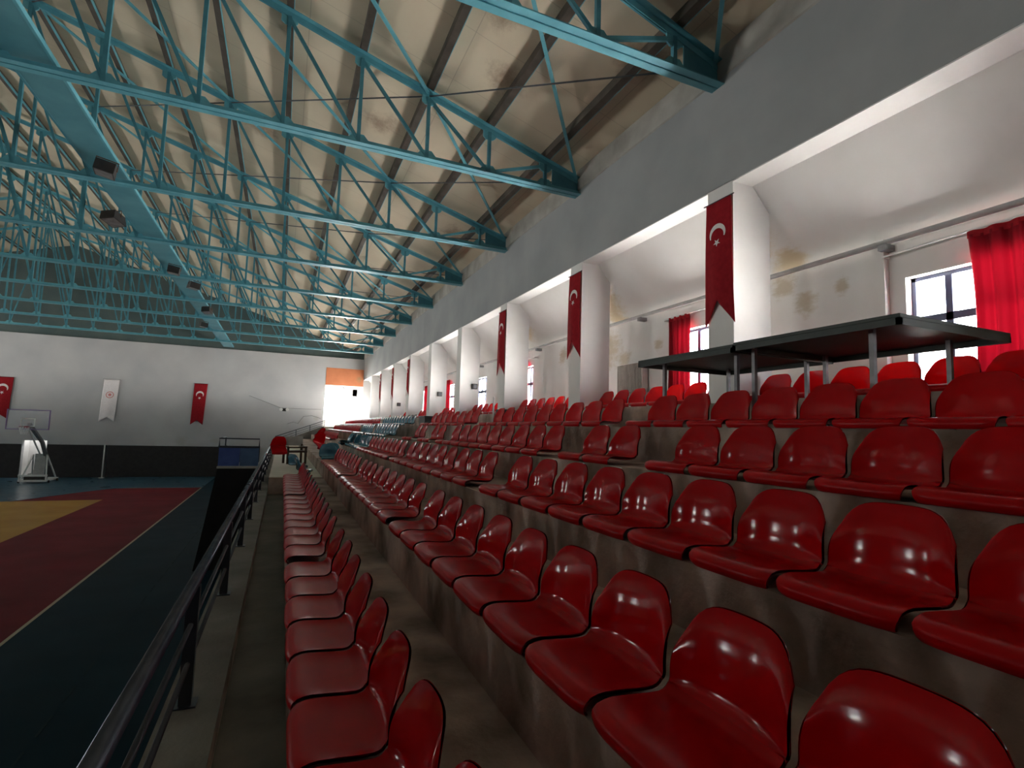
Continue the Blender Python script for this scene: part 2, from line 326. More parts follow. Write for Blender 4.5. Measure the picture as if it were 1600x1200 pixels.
for i,(a,b) in enumerate(WY):
    if b>YF-.5: break
    w=bpy.data.objects.new('window_%d'%(i+1),None); COL.objects.link(w); w.location=(XA+.14,(a+b)/2,WZ0); struct(w)
    L=b-a; Hh=WZ1-WZ0; fm=MB(); q=.045
    fm.box(-.03,.03,-L/2,-L/2+q,0,Hh); fm.box(-.03,.03,L/2-q,L/2,0,Hh); fm.box(-.03,.03,-L/2,L/2,0,q); fm.box(-.03,.03,-L/2,L/2,Hh-q,Hh)
    for f in (-.25,0,.25): fm.box(-.028,.028,L*f-.034,L*f+.034,q,Hh-q)
    fm.box(-.028,.028,-L/2+q,L/2-q,Hh*.58,Hh*.58+.085)
    fm.build('window_frame',M['frame'],w)
    gm=MB(); gm.box(-.004,.004,-L/2+q,L/2-q,q,Hh-q); gm.build('pane',M['glass'],w)
# roof: two sloping ceilings
OFF=.225
m=MB(); m.prism([(XW+.05,ztop(XW)+OFF),(RIDX,ztop(RIDX)+OFF),(RIDX,ztop(RIDX)+OFF+.06),(XW+.05,ztop(XW)+OFF+.06)],1,YN,YF+.3); struct(m.build('ceiling',M['ceiling']),'tan board ceiling sloping up from the window side','ceiling')
m=MB(); m.prism([(XL,h(5.18)+OFF),(RIDX,ztop(RIDX)+OFF),(RIDX,ztop(RIDX)+OFF+.06),(XL,h(5.18)+OFF+.06)],1,YN,YF+.3); struct(m.build('ceiling_far_slope',M['ceiling']),'tan board ceiling beyond the ridge','ceiling')
# opposite long wall with its windows and the near end wall (behind the camera) with tall glazing
LW=[(7.3,9.4),(23.8,26.2),(35.5,37.5)]; LZ0,LZ1=h(-1.1),h(2.5)
m=MB(); yy=YN
for a,b in LW:
    m.box(XL-.3,XL,yy,a,0,h(5.45)); m.box(XL-.3,XL,a,b,0,LZ0); m.box(XL-.3,XL,a,b,LZ1,h(5.45)); yy=b
m.box(XL-.3,XL,yy,YF+.3,0,h(5.45)); struct(m.build('wall_left',M['leftwall']),'opposite long wall of the hall','wall')
NX=[]; NZ0,NZ1=h(-3.5),h(-1.3)
m=MB(); xx=XL-.3
for a,b in NX:
    m.box(xx,a,YN-.3,YN,0,h(5.4)); m.box(a,b,YN-.3,YN,0,NZ0); m.box(a,b,YN-.3,YN,NZ1,h(5.4)); xx=b
m.box(xx,XA+.3,YN-.3,YN,0,h(5.4)); m.prism([(XL,h(5.4)),(XW+.3,h(5.4)),(RIDX,h(10.8))],1,YN-.3,YN); struct(m.build('wall_near',M['leftwall']),'end wall behind the viewer','wall')
nwin=len(WY)
for i,(a,b) in enumerate(LW):
    w=bpy.data.objects.new('window_%d'%(nwin+i+1),None); COL.objects.link(w); w.location=(XL-.15,(a+b)/2,LZ0); struct(w)
    L=b-a; Hh=LZ1-LZ0; fm=MB(); q=.06
    for f in (-.5,-.17,.17,.5): fm.box(-.03,.03,L*f-q/2 if abs(f)<.5 else (L*f if f<0 else L*f-q),L*f+q/2 if abs(f)<.5 else (L*f+q if f<0 else L*f),0,Hh)
    for f in (0,.4,1): fm.box(-.028,.028,-L/2,L/2,max(0,Hh*f-q),max(q,Hh*f))
    fm.build('window_frame',M['frame'],w)
    gm=MB(); gm.box(-.004,.004,-L/2+q,L/2-q,q,Hh-q); gm.build('pane',M['glass'],w)
for i,(a,b) in enumerate(NX):
    w=bpy.data.objects.new('window_%d'%(nwin+len(LW)+i+1),None); COL.objects.link(w); w.location=((a+b)/2,YN-.15,NZ0); struct(w)
    L=b-a; Hh=NZ1-NZ0; fm=MB(); q=.06
    for f in (-.5,0,.5): fm.box(L*f-q/2 if f==0 else (L*f if f<0 else L*f-q),L*f+q/2 if f==0 else (L*f+q if f<0 else L*f),-.03,.03,0,Hh)
    for f in (0,.5,1): fm.box(-L/2,L/2,-.028,.028,max(0,Hh*f-q),max(q,Hh*f))
    fm.build('window_frame',M['frame'],w)
    gm=MB(); gm.box(-L/2+q,L/2-q,-.004,.004,q,Hh-q); gm.build('pane',M['glass'],w)
# black padding along the end wall
for i,(a,b) in enumerate(((XL+.1,DX0-.02),(DX1+.02,-9.86),(-9.82,-1.3))):
    m=MB(); m.box(a,b,YF-.06,YF-.002,.01,h(-1.60),.01); struct(m.build('baseboard_far',M['black']))

# ------------------------------------------------------------------ seats
def seat_profile():
    P=[(.016,.004),(.004,.018),(0,.036),(.006,.054),(.022,.068),(.05,.073),(.10,.068),(.17,.059),(.24,.053),(.295,.052)]
    n0=len(P)                       # rounded corner, then the back
    for k in range(1,9):
        a=math.radians(8+ k*(74/8)); P.append((.295+.085*math.sin(a),.052+.085*(1-math.cos(a))+.0))
    x,z=P[-1]
    for k in range(1,10):
        t=k/9; P.append((x+.010*t+.032*t**3,z+ (.366-z)*t))
    return P,n0
PROF,_=seat_profile()
ISPLIT=13                           # profile index where pan ends and back begins
def seat_grid():
    nu=18; V=[]; n=len(PROF)
    for i,(x,z) in enumerate(PROF):
        t=max(0,(i-ISPLIT)/(n-1-ISPLIT))
        for j in range(nu+1):
            u=-1+2*j/nu; u=math.copysign(abs(u)**.85,u); a=abs(u)
            w=.2265 if i>3 else .2265-.006*(3-i)
            if t>0: w=.2265*(1-.075*t**3)+.002*math.sin(math.pi*t)
            xx,zz=x,z
            if t>0:
                zz=z-(.100*a**5+.010*a*a)*t**1.5  # rounded top corners
                xx=x-.034*a**3-.012*a*a*math.sin(math.pi*t)+.016*t**3*(1-a*a)
            else:
                s=i/ISPLIT
                zz=z+.016*a**5*min(1,max(0,(x-.03)/.1)) 
                xx=x-.034*a**3*max(0,min(1,(x-.26)/.11))**1.5+(.020*a**6 if i<6 else 0)
            V.append(Vector((xx,u*w,zz)))
    return V,nu,n
def make_seat(mat_pan,mat_back,name):
    V,nu,n=seat_grid(); F=[]
    for i in range(n-1):
        for j in range(nu): F.append((i*(nu+1)+j,(i+1)*(nu+1)+j,(i+1)*(nu+1)+j+1,i*(nu+1)+j+1))
    N=[Vector() for _ in V]
    for f in F:
        nn=(V[f[1]]-V[f[0]]).cross(V[f[3]]-V[f[0]]).normalized()
        for k in f: N[k]+=nn
    N=[x.normalized() for x in N]
    if N[(n-3)*(nu+1)+nu//2].x>0: N=[-x for x in N]; F=[f[::-1] for f in F]
    T=.011
    B=[v-nn*T for v,nn in zip(V,N)]
    def piece(i0,i1,nm,mat,root):
        vs=[];no=[];idx={}
        def g(i,j,s):
            k=(i,j,s)
            if k not in idx:
                q=i*(nu+1)+j; idx[k]=len(vs); vs.append((V if s==0 else B)[q]); no.append(N[q] if s==0 else -N[q])
            return idx[k]
        fs=[]
        for i in range(i0,i1):
            for j in range(nu):
                fs.append((g(i,j,0),g(i+1,j,0),g(i+1,j+1,0),g(i,j+1,0))); fs.append((g(i,j,1),g(i,j+1,1),g(i+1,j+1,1),g(i+1,j,1)))
        # rim: a rounded edge joining the two skins
        def rim(seq):
            prev=None
            for (i,j) in seq:
                q=i*(nu+1)+j; a=V[q]; b=B[q]; mid=(a+b)/2; 
                c=Vector((.2,0,.2)); out=(mid-c); out=(out-N[q]*out.dot(N[q]))
                out=out.normalized()*(T*.45) if out.length>1e-6 else out
                ids=[len(vs),len(vs)+1,len(vs)+2]; vs.extend([a,mid+out,b]); no.extend([(N[q]+out.normalized()).normalized(),out.normalized(),(-N[q]+out.normalized()).normalized()])
                if prev: fs.append((prev[0],ids[0],ids[1],prev[1])); fs.append((prev[1],ids[1],ids[2],prev[2]))
                prev=ids
        rim([(i,0) for i in range(i0,i1+1)]); rim([(i,nu) for i in range(i0,i1+1)][::-1])
        if i0==0: rim([(0,j) for j in range(nu+1)][::-1])
        if i1==n-1: rim([(n-1,j) for j in range(nu+1)])
        me=bpy.data.meshes.new(nm); me.from_pydata([tuple(v) for v in vs],[],fs); me.materials.append(mat)
        bm=bmesh.new(); bm.from_mesh(me); bmesh.ops.recalc_face_normals(bm,faces=bm.faces) if False else None; bm.free()
        me.shade_smooth(); me.update()
        me.normals_split_custom_set_from_vertices([tuple(x) for x in no])
        o=bpy.data.objects.new(nm,me); COL.objects.link(o); o.parent=root; return o
    root=bpy.data.objects.new(name,None); COL.objects.link(root); root.empty_display_size=.1
    piece(0,ISPLIT,'seat_pan',mat_pan,root); piece(ISPLIT,n-1,'backrest',mat_back,root)
    return root
SEAT={'red':make_seat(M['red'],M['redback'],'stadium_seat'),'blue':make_seat(M['blue'],M['blue'],'stadium_seat')}
used=set()
P=.489
# camera, needed for the frame test
f_px=825.56; yaw,pit,rol=0.40660338,0.08931406,0.03001465
Fv=Vector((math.sin(yaw)*math.cos(pit),math.cos(yaw)*math.cos(pit),math.sin(pit))); R0=Vector((math.cos(yaw),-math.sin(yaw),0)); U0=R0.cross(Fv)
Rv=R0*math.cos(rol)+U0*math.sin(rol); Uv=U0*math.cos(rol)-R0*math.sin(rol)
def in_frame(p,mx=0):
    p=Vector(p)-Vector((0,0,H)); d=p.dot(Fv)
    if d<.1: return False
    x=800+f_px*p.dot(Rv)/d; y=600-f_px*p.dot(Uv)/d
    return -mx<=x<=1600+mx and -mx<=y<=1200+mx
def place_seat(color,row,y,label,group,rz=0,dx=0,loc=None,rot=None):
    proto=SEAT[color]
    if color in used: o=copy_tree(proto)
    else: o=proto; used.add(color)
    o.location=loc or (LIP[row]+dx,y,STEP[row]); o.rotation_euler=rot or (0,0,rz)
    tag(o,label,'seat',group); return o
def run(color,row,y_start,n,gap,before=False):
    """n seats from y_start on; gap: which gap of the row it lies past (or before)"""
    for k in range(n):
        y=y_start+P*(k+.5)
        vis=any(in_frame((LIP[row]+a,y+b,STEP[row]+c)) for a in (0,.4) for b in (-.2,.2) for c in (0,.37))
        if not vis: continue
        if before: lab='%s plastic seat, %s before the first gap in the %s row above the rail'%(color,ordn(n-k),ordn(row))
        else: lab='%s plastic seat, %s past the %s gap in the %s row above the rail'%(color,ordn(k+1),ordn(gap),ordn(row))
        place_seat(color,row,y,lab,'%s seats in the %s row'%(color,ordn(row)),rz=random.uniform(-.012,.012),dx=random.uniform(-.004,.004))
END0=[None,4.95,4.94,4.985,3.51,4.99]
for r in range(1,6): run('red',r,END0[r]-P*9,9,0,True)
run('red',1,5.15,9,1); run('red',1,9.75,8,2)
run('red',2,5.12,9,1); run('red',2,9.80,9,2)
run('red',3,5.38,9,1); run('red',3,10.02,9,2); run('red',3,23.3,20,4)
run('red',4,4.0,2,1); run('red',4,5.44,9,2); run('red',4,10.37,2,3); run('red',4,11.90,2,4)
run('blue',4,15.2,8,5); run('blue',4,19.6,6,6); run('red',4,23.2,25,7)
run('red',5,5.47,9,1); run('red',5,10.75,8,2); run('blue',5,16.7,12,3); run('red',5,23.3,28,4)
# top row: one run in each window bay
bays=[]
for k in range(len(PY)-1):
    a=PY[k]+.45; b=PY[k+1]
    if b<1.5 or a>35: continue
    bays.append((a,b))
for bi,(a,b) in enumerate(bays):
    n=7 if bi<4 else (6 if bi<6 else 4)
    st=(a+b)/2-P*n/2
    for k in range(n):
        y=st+P*(k+.5)
        if not any(in_frame((LIP[6]+.1+c1,y+c2,STEP[6]+c3)) for c1 in (0,.4) for c2 in (-.2,.2) for c3 in (0,.37)): continue
        place_seat('red',6,y,'red plastic seat, %s along the %s window bay of the topmost row'%(ordn(k+1),ordn(bi+1)),'red seats in the topmost row',dx=.09)
# the loose blue seats left askew on the third row
for k in range(9):
    y=15.2+k*.53
    place_seat('blue',3,y,'blue plastic seat askew on the third row, %s past the red run'%ordn(k+1),'blue seats in the third row',loc=(LIP[3]+random.uniform(-.05,.12),y,STEP[3]),rot=(random.uniform(-.25,.25),0,random.choice([0,.25,-.3,.15])))

# ------------------------------------------------------------------ railing along the walkway
r=thing('railing','dark pipe railing along the kerb of the first row','railing',(-.38,0,KERB))
top=h(-.86)-KERB
m=MB(); m.tube([(0,-1.5,top),(0,YE,top)],.03,12); o=m.build('handrail',M['railtop'],r,smooth=True)
for zz,nm in ((top-.22,'middle_rail'),(top-.42,'lower_rail')):
    m=MB(); m.tube([(0,-1.5,zz),(0,YE,zz)],.014,8); m.build(nm,M['rail'],r,smooth=True)
pm=None
for k in range(20):
    y=1.37+2.0*k
    if y>YE: break
    if pm is None:
        m=MB(); m.box(-.03,.03,-.03,.03,.012,top-.02); m.box(-.055,.055,-.055,.055,0,.014); pm=m.build('post',M['rail'],r); o=pm
    else:
        o=pm.copy(); COL.objects.link(o)
    o.location=(0,y,0)
r2=thing('stair_railing','thin railing climbing the parapet at the far end of the terrace','railing',(-.38,YE+.08,KERB))
def sl(x): return (h(-1.30)+(x+.38)*.407)-KERB
m=MB(); m.tube([(0,0,sl(-.38)+.50),(3.05,0,sl(2.67)+.42)],.022,8); m.build('handrail',M['rail'],r2,smooth=True)
for d in (.32,.17):
    m=MB(); m.tube([(0,0,sl(-.38)+d),(3.05,0,sl(2.67)+d-.03)],.012,8); m.build('lower_rail',M['rail'],r2,smooth=True)
for x in (0.02,1.25,2.1,3.0):
    m=MB(); m.box(x-.02,x+.02,-.02,.02,sl(x-.38)-.02,sl(x-.38)+.45); m.build('post',M['rail'],r2)

# ------------------------------------------------------------------ roof trusses
NODE=[4.55-1.215*n for n in range(0,29)]       # node 14 is the ridge
TY=[5.36+3.85*k for k in range(9)]
def angle_pair(mb,p,q,leg,flip=1,gap=.018,th=.010):
    """two back-to-back angles from p to q in an x-z plane"""
    p=Vector(p); q=Vector(q); d=(q-p).normalized(); n=Vector((-d.z,0,d.x))
    if n.z<0: n=-n
    for s in (-1,1):
        y0=s*gap/2; 
        # flange lying flat
        for (ya,yb,na,nb) in ((y0,y0+s*leg,0,th),(y0,y0+s*th,0,leg)):
            c=[]
            for e in (p,q):
                for (yy,nn) in ((ya,na),(yb,na),(yb,nb),(ya,nb)):
                    v=e+n*(nn*flip); c.append((v.x,v.y+yy,v.z))
            mb.add(c,[(0,1,2,3),(7,6,5,4),(0,4,5,1),(1,5,6,2),(2,6,7,3),(3,7,4,0)])
TLAB=['first','second','third','fourth','fifth','sixth','seventh','eighth','ninth']
GM={}
trussproto={}
def bottom_z(): return ZB
ZLOW=ZB-.05
def make_truss(detail):
    root=bpy.data.objects.new('roof_truss',None); COL.objects.link(root)
    z0=ZLOW                                           # local origin: underside of the bottom chord at the eave
    def L(x,z): return (x-XW,0,z-z0)
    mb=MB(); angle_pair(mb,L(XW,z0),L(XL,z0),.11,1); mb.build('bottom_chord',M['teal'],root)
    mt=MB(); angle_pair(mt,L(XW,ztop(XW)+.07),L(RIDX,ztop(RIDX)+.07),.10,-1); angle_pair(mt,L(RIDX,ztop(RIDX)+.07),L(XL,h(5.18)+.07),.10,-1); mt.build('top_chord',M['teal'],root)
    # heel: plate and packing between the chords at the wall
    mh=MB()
    mh.prism([(XW-XW,-.0),(-.62,.01),(-.62,.02+ztop(XW-.62)-z0-.02),(0,ztop(XW)-z0+.03)],1,-.008,.008); mh.build('heel_plate',M['teal_shaded'],root)
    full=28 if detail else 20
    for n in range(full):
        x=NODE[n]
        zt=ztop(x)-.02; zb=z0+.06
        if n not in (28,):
            mv=MB(); mv.box(-.03,.03,-.03,.03,0,zt-zb); o=mv.build('vertical',M['teal_shaded'],root); o.location=L(x,zb)
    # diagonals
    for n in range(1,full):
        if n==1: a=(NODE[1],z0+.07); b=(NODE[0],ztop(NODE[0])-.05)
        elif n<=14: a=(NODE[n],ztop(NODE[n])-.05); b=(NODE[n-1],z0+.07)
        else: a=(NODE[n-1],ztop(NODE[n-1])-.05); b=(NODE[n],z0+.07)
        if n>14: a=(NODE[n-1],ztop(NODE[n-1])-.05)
        md=MB(); md.bar(L(*a),L(*b),.055,.045); md.build('diagonal',M['teal'] if n==1 else M['teal_shaded'],root)
    # gusset plates: a cut-corner plate at every node
    if 'b' not in GM:
        g=MB(); g.prism([(-.17,.0),(.17,.0),(.17,.10),(.09,.19),(-.09,.19),(-.17,.10)],1,-.012,.012); GM['b']=g
        g=MB(); g.prism([(-.13,0),(.13,0),(.13,-.15),(.07,-.20),(-.07,-.20),(-.13,-.15)],1,-.012,.012); GM['t']=g
    pb=pt=None
    for n in range(0,20):
        x=NODE[n]
        for key,pos in (('b',L(x,z0+.012)),('t',L(x,ztop(x)+.03))):
            ref=pb if key=='b' else pt
            if ref is None:
                o=GM[key].build('gusset_plate',M['teal'],root)
                if key=='b': pb=o
                else: pt=o
            else:
                o=ref.copy(); COL.objects.link(o)
            o.location=pos
    return root
proto=make_truss(True)
for k,y in enumerate(TY):
    o=proto if k==0 else copy_tree(proto)
    o.location=(XW,y,ZLOW)
    tag(o,'teal steel roof truss, %s one from the viewer along the hall'%TLAB[k],'truss','teal roof trusses')
# purlins on the trusses
for n in range(0,20):
    x=NODE[n]; mid=ztop(x)+.15
    m=MB(); 
    s=SL if n<14 else (-SL if n>14 else 0)
    m.prism([(x-.055,mid-.075+s*.055),(x+.055,mid-.075-s*.055),(x+.055,mid+.07-s*.055),(x-.055,mid+.07+s*.055)],1,YN,YF)
    o=m.build('roof_purlin',M['purlin']); tag(o,'dark brown roof purlin running the length of the hall, %s up from the eave'%ordn(n+1),'purlin','roof purlins')
    m=MB(); m.prism([(x+.056,mid-.078-s*.055),(x+.066,mid-.078-s*.055),(x+.066,mid+.0-s*.055),(x+.056,mid+.0-s*.055)],1,YN,YF); m.build('painted_edge',M['teal'],o)
# cross bracing in the roof plane
BR=[(5.28,NODE[2]),(NODE[2],NODE[5]),(NODE[5],NODE[8])]
BL=['lowest','second','third']
for k in range(-1,5):
    ya=TY[k] if k>=0 else TY[0]-3.85; yb=TY[k+1]
    for j,(xa,xb) in enumerate(BR):
        za,zb_=ztop(xa)-.0,ztop(xb)-.0
        where=('between the %s and %s trusses'%(TLAB[k],TLAB[k+1])) if k>=0 else 'on the viewer side of the first truss'
        m=MB(); m.tube([(xa,ya,za),(xb,yb,zb_)],.014,6); tag(m.build('brace_rod',M['rod'],smooth=True),'thin dark brace rod, %s panel up, %s'%(BL[j],where),'brace rod','roof cross braces')
        m=MB(); m.bar((xb,ya,zb_+.04),(xa,yb,za+.04),.055,.035,up=(0,0,1)); tag(m.build('brace_bar',M['teal']),'teal flat brace bar, %s panel up, %s'%(BL[j],where),'brace bar','roof cross braces')
# long lighting gantry on the bottom chords, with its fixtures
g=thing('lighting_gantry','long teal sheet gantry running along the hall over the bottom chords','gantry',(-3.62,3.0,h(5.06)))
m=MB(); m.box(-.28,.28,0,YF-3.4,0,.02); m.build('deck',M['duct'],g)
m=MB(); m.box(.27,.31,0,YF-3.4,-.005,.07); m.build('edge_angle',M['teal'],g)
m=MB(); m.box(-.31,-.27,0,YF-3.4,-.005,.07); m.build('edge_angle',M['teal_shaded'],g)
fl=None
for i,(x,y) in enumerate([(-3.45,12.2),(-4.05,15.2),(-3.5,19.6),(-3.2,21.5),(-3.3,26.0),(-3.9,30.0)]):
    if fl is None:
        fl=thing('hanging_floodlight','','floodlight')
        m=MB(); m.prism([(-.24,-.12),(.24,-.12),(.19,.10),(-.19,.10)],0,-.16,.16); m.build('housing',M['dark'],fl)
        m=MB(); m.box(-.14,.14,-.21,.21,-.126,-.121); m.build('reflector_glass',M['steel'],fl)
        m=MB(); m.tube([(-.18,0,0),(-.18,0,.17),(.18,0,.17),(.18,0,0)],.012,6); m.build('bracket',M['rust'],fl)
        o=fl
    else: o=copy_tree(fl)
    o.location=(x,y,h(5.04)-.205); o.rotation_euler=([.10,-.12,.08,.1,-.08,.1][i],[.14,-.15,.12,.15,-.1,.1][i],[.2,-.3,.1,.4,-.2,.3][i])
    o['label']='dark floodlight hanging under the teal gantry, %s along it'%ordn(i+1); o['group']='floodlights on the gantry'

# ------------------------------------------------------------------ window wall fittings
p=thing('heating_pipe','grey heating pipe under the sloping ceiling of the window bays','pipe',(XA-.11,YN+.3,h(2.385)))
m=MB(); m.tube([(0,0,0),(0,YF-YN-.5,0)],.035,10); m.build('pipe_run',M['pipe'],p,smooth=True)
pb=None
for k in range(19):
    if pb is None:
        m=MB(); m.box(-.06,.105,-.05,.05,-.10,-.03); pb=m.build('bracket',M['steel'],p); o=pb
    else: o=pb.copy(); COL.objects.link(o)
    o.location=(0,1.2+k*2.35,0)
m=MB(); m.box(XA-.09,XA,3.93,4.06,STEP[6],h(2.45)); struct(m.build('trim_4',M['winwall']),'narrow pilaster beside the first window','pilaster')
m=MB(); m.box(XA-.09,XA,10.9,11.05,STEP[6],h(2.45)); struct(m.build('trim_5',M['winwall']),'narrow pilaster past the radiator','pilaster')
rd=thing('radiator','cream ribbed radiator on the window wall past the first pillar','radiator',(XA-.10,8.9,STEP[6]))
RB=h(.86)-STEP[6]
m=MB(); m.box(-.05,.06,-.42,.42,RB+.04,RB+.54); m.build('core',M['radiator'],rd)
for y in (-.36,.36):
    m=MB(); m.box(-.03,.03,y-.02,y+.02,0,RB+.06); m.build('leg',M['radiator'],rd)
for k in range(17):
    m=MB(); y=-.41+k*.0512; m.box(-.075,.065,y-.017,y+.017,RB,RB+.58,.008); m.build('fin',M['radiator'],rd)
# curtains
def curtain(y0,y1,x,z0,z1,label,amp=.035,waves=6):
    L=y1-y0; c=thing('curtain',label,'curtain',(x,(y0+y1)/2,z1),'red window curtains')
    def fn(u,v):
        y=-L/2+u*L; a=amp*(.55+.45*v); px=a*math.sin(u*waves*2*math.pi)+.4*a*math.sin(u*waves*4.6*math.pi+1)
        return (px, y*(1-.06*math.sin(v*3)), -v*(z1-z0)-.012*abs(math.sin(u*waves*math.pi))*(1-v))
    m=MB(); m.grid(fn,waves*12,14); o=m.build('cloth',M['curtain'],c,smooth=True,fix=False)
    m=MB(); m.grid(lambda u,v:(amp*.5*math.sin(u*waves*2*math.pi)-.004,-L/2+u*L,.035-v*.075),waves*12,2); m.build('heading_tape',M['flag'],c,smooth=True,fix=False)
    return c
def curtain_rod(y0,y1,z,sag,label):
    m=MB(); m.tube([(XA-.10,y0+(y1-y0)*t,z+sag*math.sin(math.pi*t)) for t in [i/8 for i in range(9)]],.012,8)
    o=m.build('curtain_rod',M['white'],smooth=True); tag(o,label,'curtain rod','curtain rods')
    m=MB()
    for y in (y0,y1): m.box(XA-.11,XA-.0,y-.015,y+.015,z-.02,z+.02)
    m.build('rod_bracket',M['white'],o)
curtain_rod(1.2,3.93,h(2.22),.03,'thin white curtain rod over the window beside the green tables')
curtain(1.75,3.08,XA-.10,STEP[6]+.02,h(2.20),'red curtain beside the green tables, its folds glowing',.045,7)
curtain_rod(5.9,7.9,h(2.17),.02,'thin white curtain rod past the first flagged pillar')
curtain(7.22,7.78,XA-.10,STEP[6]+.02,h(2.15),'narrow red curtain between the radiator and the first flagged pillar',.04,4)
curtain_rod(13.5,15.6,h(2.12),.02,'white curtain rod behind the third flagged pillar')
curtain(13.95,14.40,XA-.10,STEP[6]+.02,h(2.1),'narrow red curtain seen past the second flagged pillar',.04,4)
curtain(21.85,22.45,XA-.10,STEP[6]+.02,h(2.1),'pink-lit curtain seen between the fourth and fifth pillars',.04,4)
curtain(25.4,26.2,XA-.10,STEP[6]+.02,h(2.1),'curtain sliver seen between the fifth and sixth pillars',.04,4)
# small speakers on the pillar reveals, and a conduit
for (k,x,z,lab) in ((5,5.83,1.46,'small dark speaker on the side of the fourth pillar'),(6,5.72,1.40,'small dark speaker on the side of the fifth pillar'),(8,5.65,1.25,'small dark speaker on the side of the seventh pillar')):
    m=MB(); m.box(x-.09,x+.09,PY[k]-.10,PY[k]-.0005,h(z)-.09,h(z)+.09,.012); s=m.build('wall_speaker',M['dark']); tag(s,lab,'speaker','pillar speakers')
    m=MB(); m.tube([(x,PY[k]-.112,h(z)),(x,PY[k]-.098,h(z))],.06,12); m.build('cone',M['rail'],s)

# ------------------------------------------------------------------ flags
def pennant(name_,label,axis,c0,w,length,notch,offset,mat,emblem,flare=.06,bulge=.03,lean=0,group='hanging pennants',rod=True):
    """axis 'y': hangs on the pillar face (normal -x), axis 'x': hangs on the end wall (normal -y). c0 = top centre"""
    t=thing('pennant',label,'flag',c0,group)
    def S(u,v,o=0):
        # u -1..1 across, v 0..1 down
        wv=w/2*(1+flare*v*2)
        s=u*wv+lean*v; d=-(offset+bulge*math.sin(v*3.0)*(.6+.4*math.cos(u*2))+.018*math.sin(u*3.5+v*2)*v)-o
        zz=-v*length-.02*v*abs(u)
        return (d,s,zz) if axis=='y' else (s,d,zz)
    def body(u,v):
        U=-1+2*u; n=notch/length; vv=v*(1-n*(1-abs(U)))
        return S(U,vv)
    m=MB(); m.grid(body,16,22); o=m.build('cloth',mat,t,smooth=True,fix=False)
    so=o.modifiers.new('thickness','SOLIDIFY'); so.thickness=.004; so.offset=0
    if rod:
        m=MB()
        if axis=='y': m.tube([(-offset,-w/2-.05,0),(-offset,w/2+.05,0)],.008,6)
        else: m.tube([(-w/2-.05,-offset,0),(w/2+.05,-offset,0)],.008,6)
        m.build('hanging_rod',M['rail'],t)
    def flat(poly,nm,mt,fs=None):
        mb=MB(); vs=[S(px/(w/2),pz/length,.006) for px,pz in poly]; mb.add(vs,fs or [tuple(range(len(vs)))])
        ob=mb.build(nm,mt,t,fix=False); sd=ob.modifiers.new('thickness','SOLIDIFY'); sd.thickness=.002; sd.offset=0; return ob
    if emblem=='crescent':
        R=w*.30; cz=length*.27; r=R*.80; off=R*.30
        pts=[];N_=20
        # crescent opening downwards
        a0=math.radians(-38); 
        outer=[(R*math.cos(a),-R*math.sin(a)) for a in [math.radians(-28)+ (math.radians(236))*i/N_ for i in range(N_+1)]]
        inner=[]
        for (px,pz) in outer:
            th=math.atan2(-(pz-off),px); inner.append((r*math.cos(th),off-r*math.sin(th)))
        vs=[(px,cz+pz) for px,pz in outer]+[(px,cz+pz) for px,pz in inner]
        fs=[(i,i+1,N_+1+i+1,N_+1+i) for i in range(N_)]
        flat(vs,'crescent',M['flagwhite'],fs)
        st=[]
        sr=R*.42; sz=cz+R*1.02
        for i in range(10):
            rr=sr if i%2==0 else sr*.4; a=math.pi/2+i*math.pi/5+math.pi; st.append((rr*math.cos(a),sz-rr*math.sin(a)))
        vs=[(0,sz)]+st; flat(vs,'star',M['flagwhite'],[(0,i+1,(i+1)%10+1) for i in range(10)])
    elif emblem=='logo':
        cz=length*.37; R=w*.26
        n=24; outer=[(R*math.cos(2*math.pi*i/n),cz-R*math.sin(2*math.pi*i/n)) for i in range(n)]; inner=[(R*.8*math.cos(2*math.pi*i/n),cz-R*.8*math.sin(2*math.pi*i/n)) for i in range(n)]
        flat(outer+inner,'emblem_ring',M['emblem'],[(i,(i+1)%n,n+(i+1)%n,n+i) for i in range(n)])
        st=[]
        for i in range(16):
            rr=R*.62 if i%2==0 else R*.32; a=i*math.pi/8; st.append((rr*math.cos(a),cz-rr*math.sin(a)))
        flat([(0,cz)]+st,'emblem_star',M['emblem'],[(0,i+1,(i+1)%16+1) for i in range(16)])
    return t
PF=[PY[k]+.225 for k in range(len(PY))]
for (k,lab,ln,lean) in ((2,'red crescent pennant on the pillar above the green tables',1.72,-.0),(3,'red crescent pennant on the second pillar along the bays',1.72,.03),(4,'red crescent pennant on the third pillar along the bays',1.72,.06),
                   (7,'red crescent pennant on the sixth pillar along the bays',1.72,.05),(8,'red crescent pennant on the seventh pillar along the bays',1.72,0),(9,'red crescent pennant on the eighth pillar along the bays',1.72,0)):
    pennant('flag',lab,'y',(XW,PF[k],h(3.24)),.44,ln,.32,.03,M['flag'],'crescent',lean=lean,flare=.09 if k<5 else .05)
pennant('flag','red crescent pennant on the end wall near the exit side','x',(-5.08,YF,h(2.53)),.76,2.7,.28,.05,M['flag'],'crescent',lean=-.1,flare=-.03)
pennant('flag','white pennant with a pale red emblem on the end wall','x',(-9.93,YF,h(2.49)),.80,2.62,.26,.05,M['banner'],'logo',lean=-.1,flare=0)
pennant('flag','red crescent pennant on the end wall behind the basketball hoop','x',(-15.1,YF,h(2.30)),.86,2.45,.28,.05,M['flag'],'crescent',lean=-.1,flare=0)

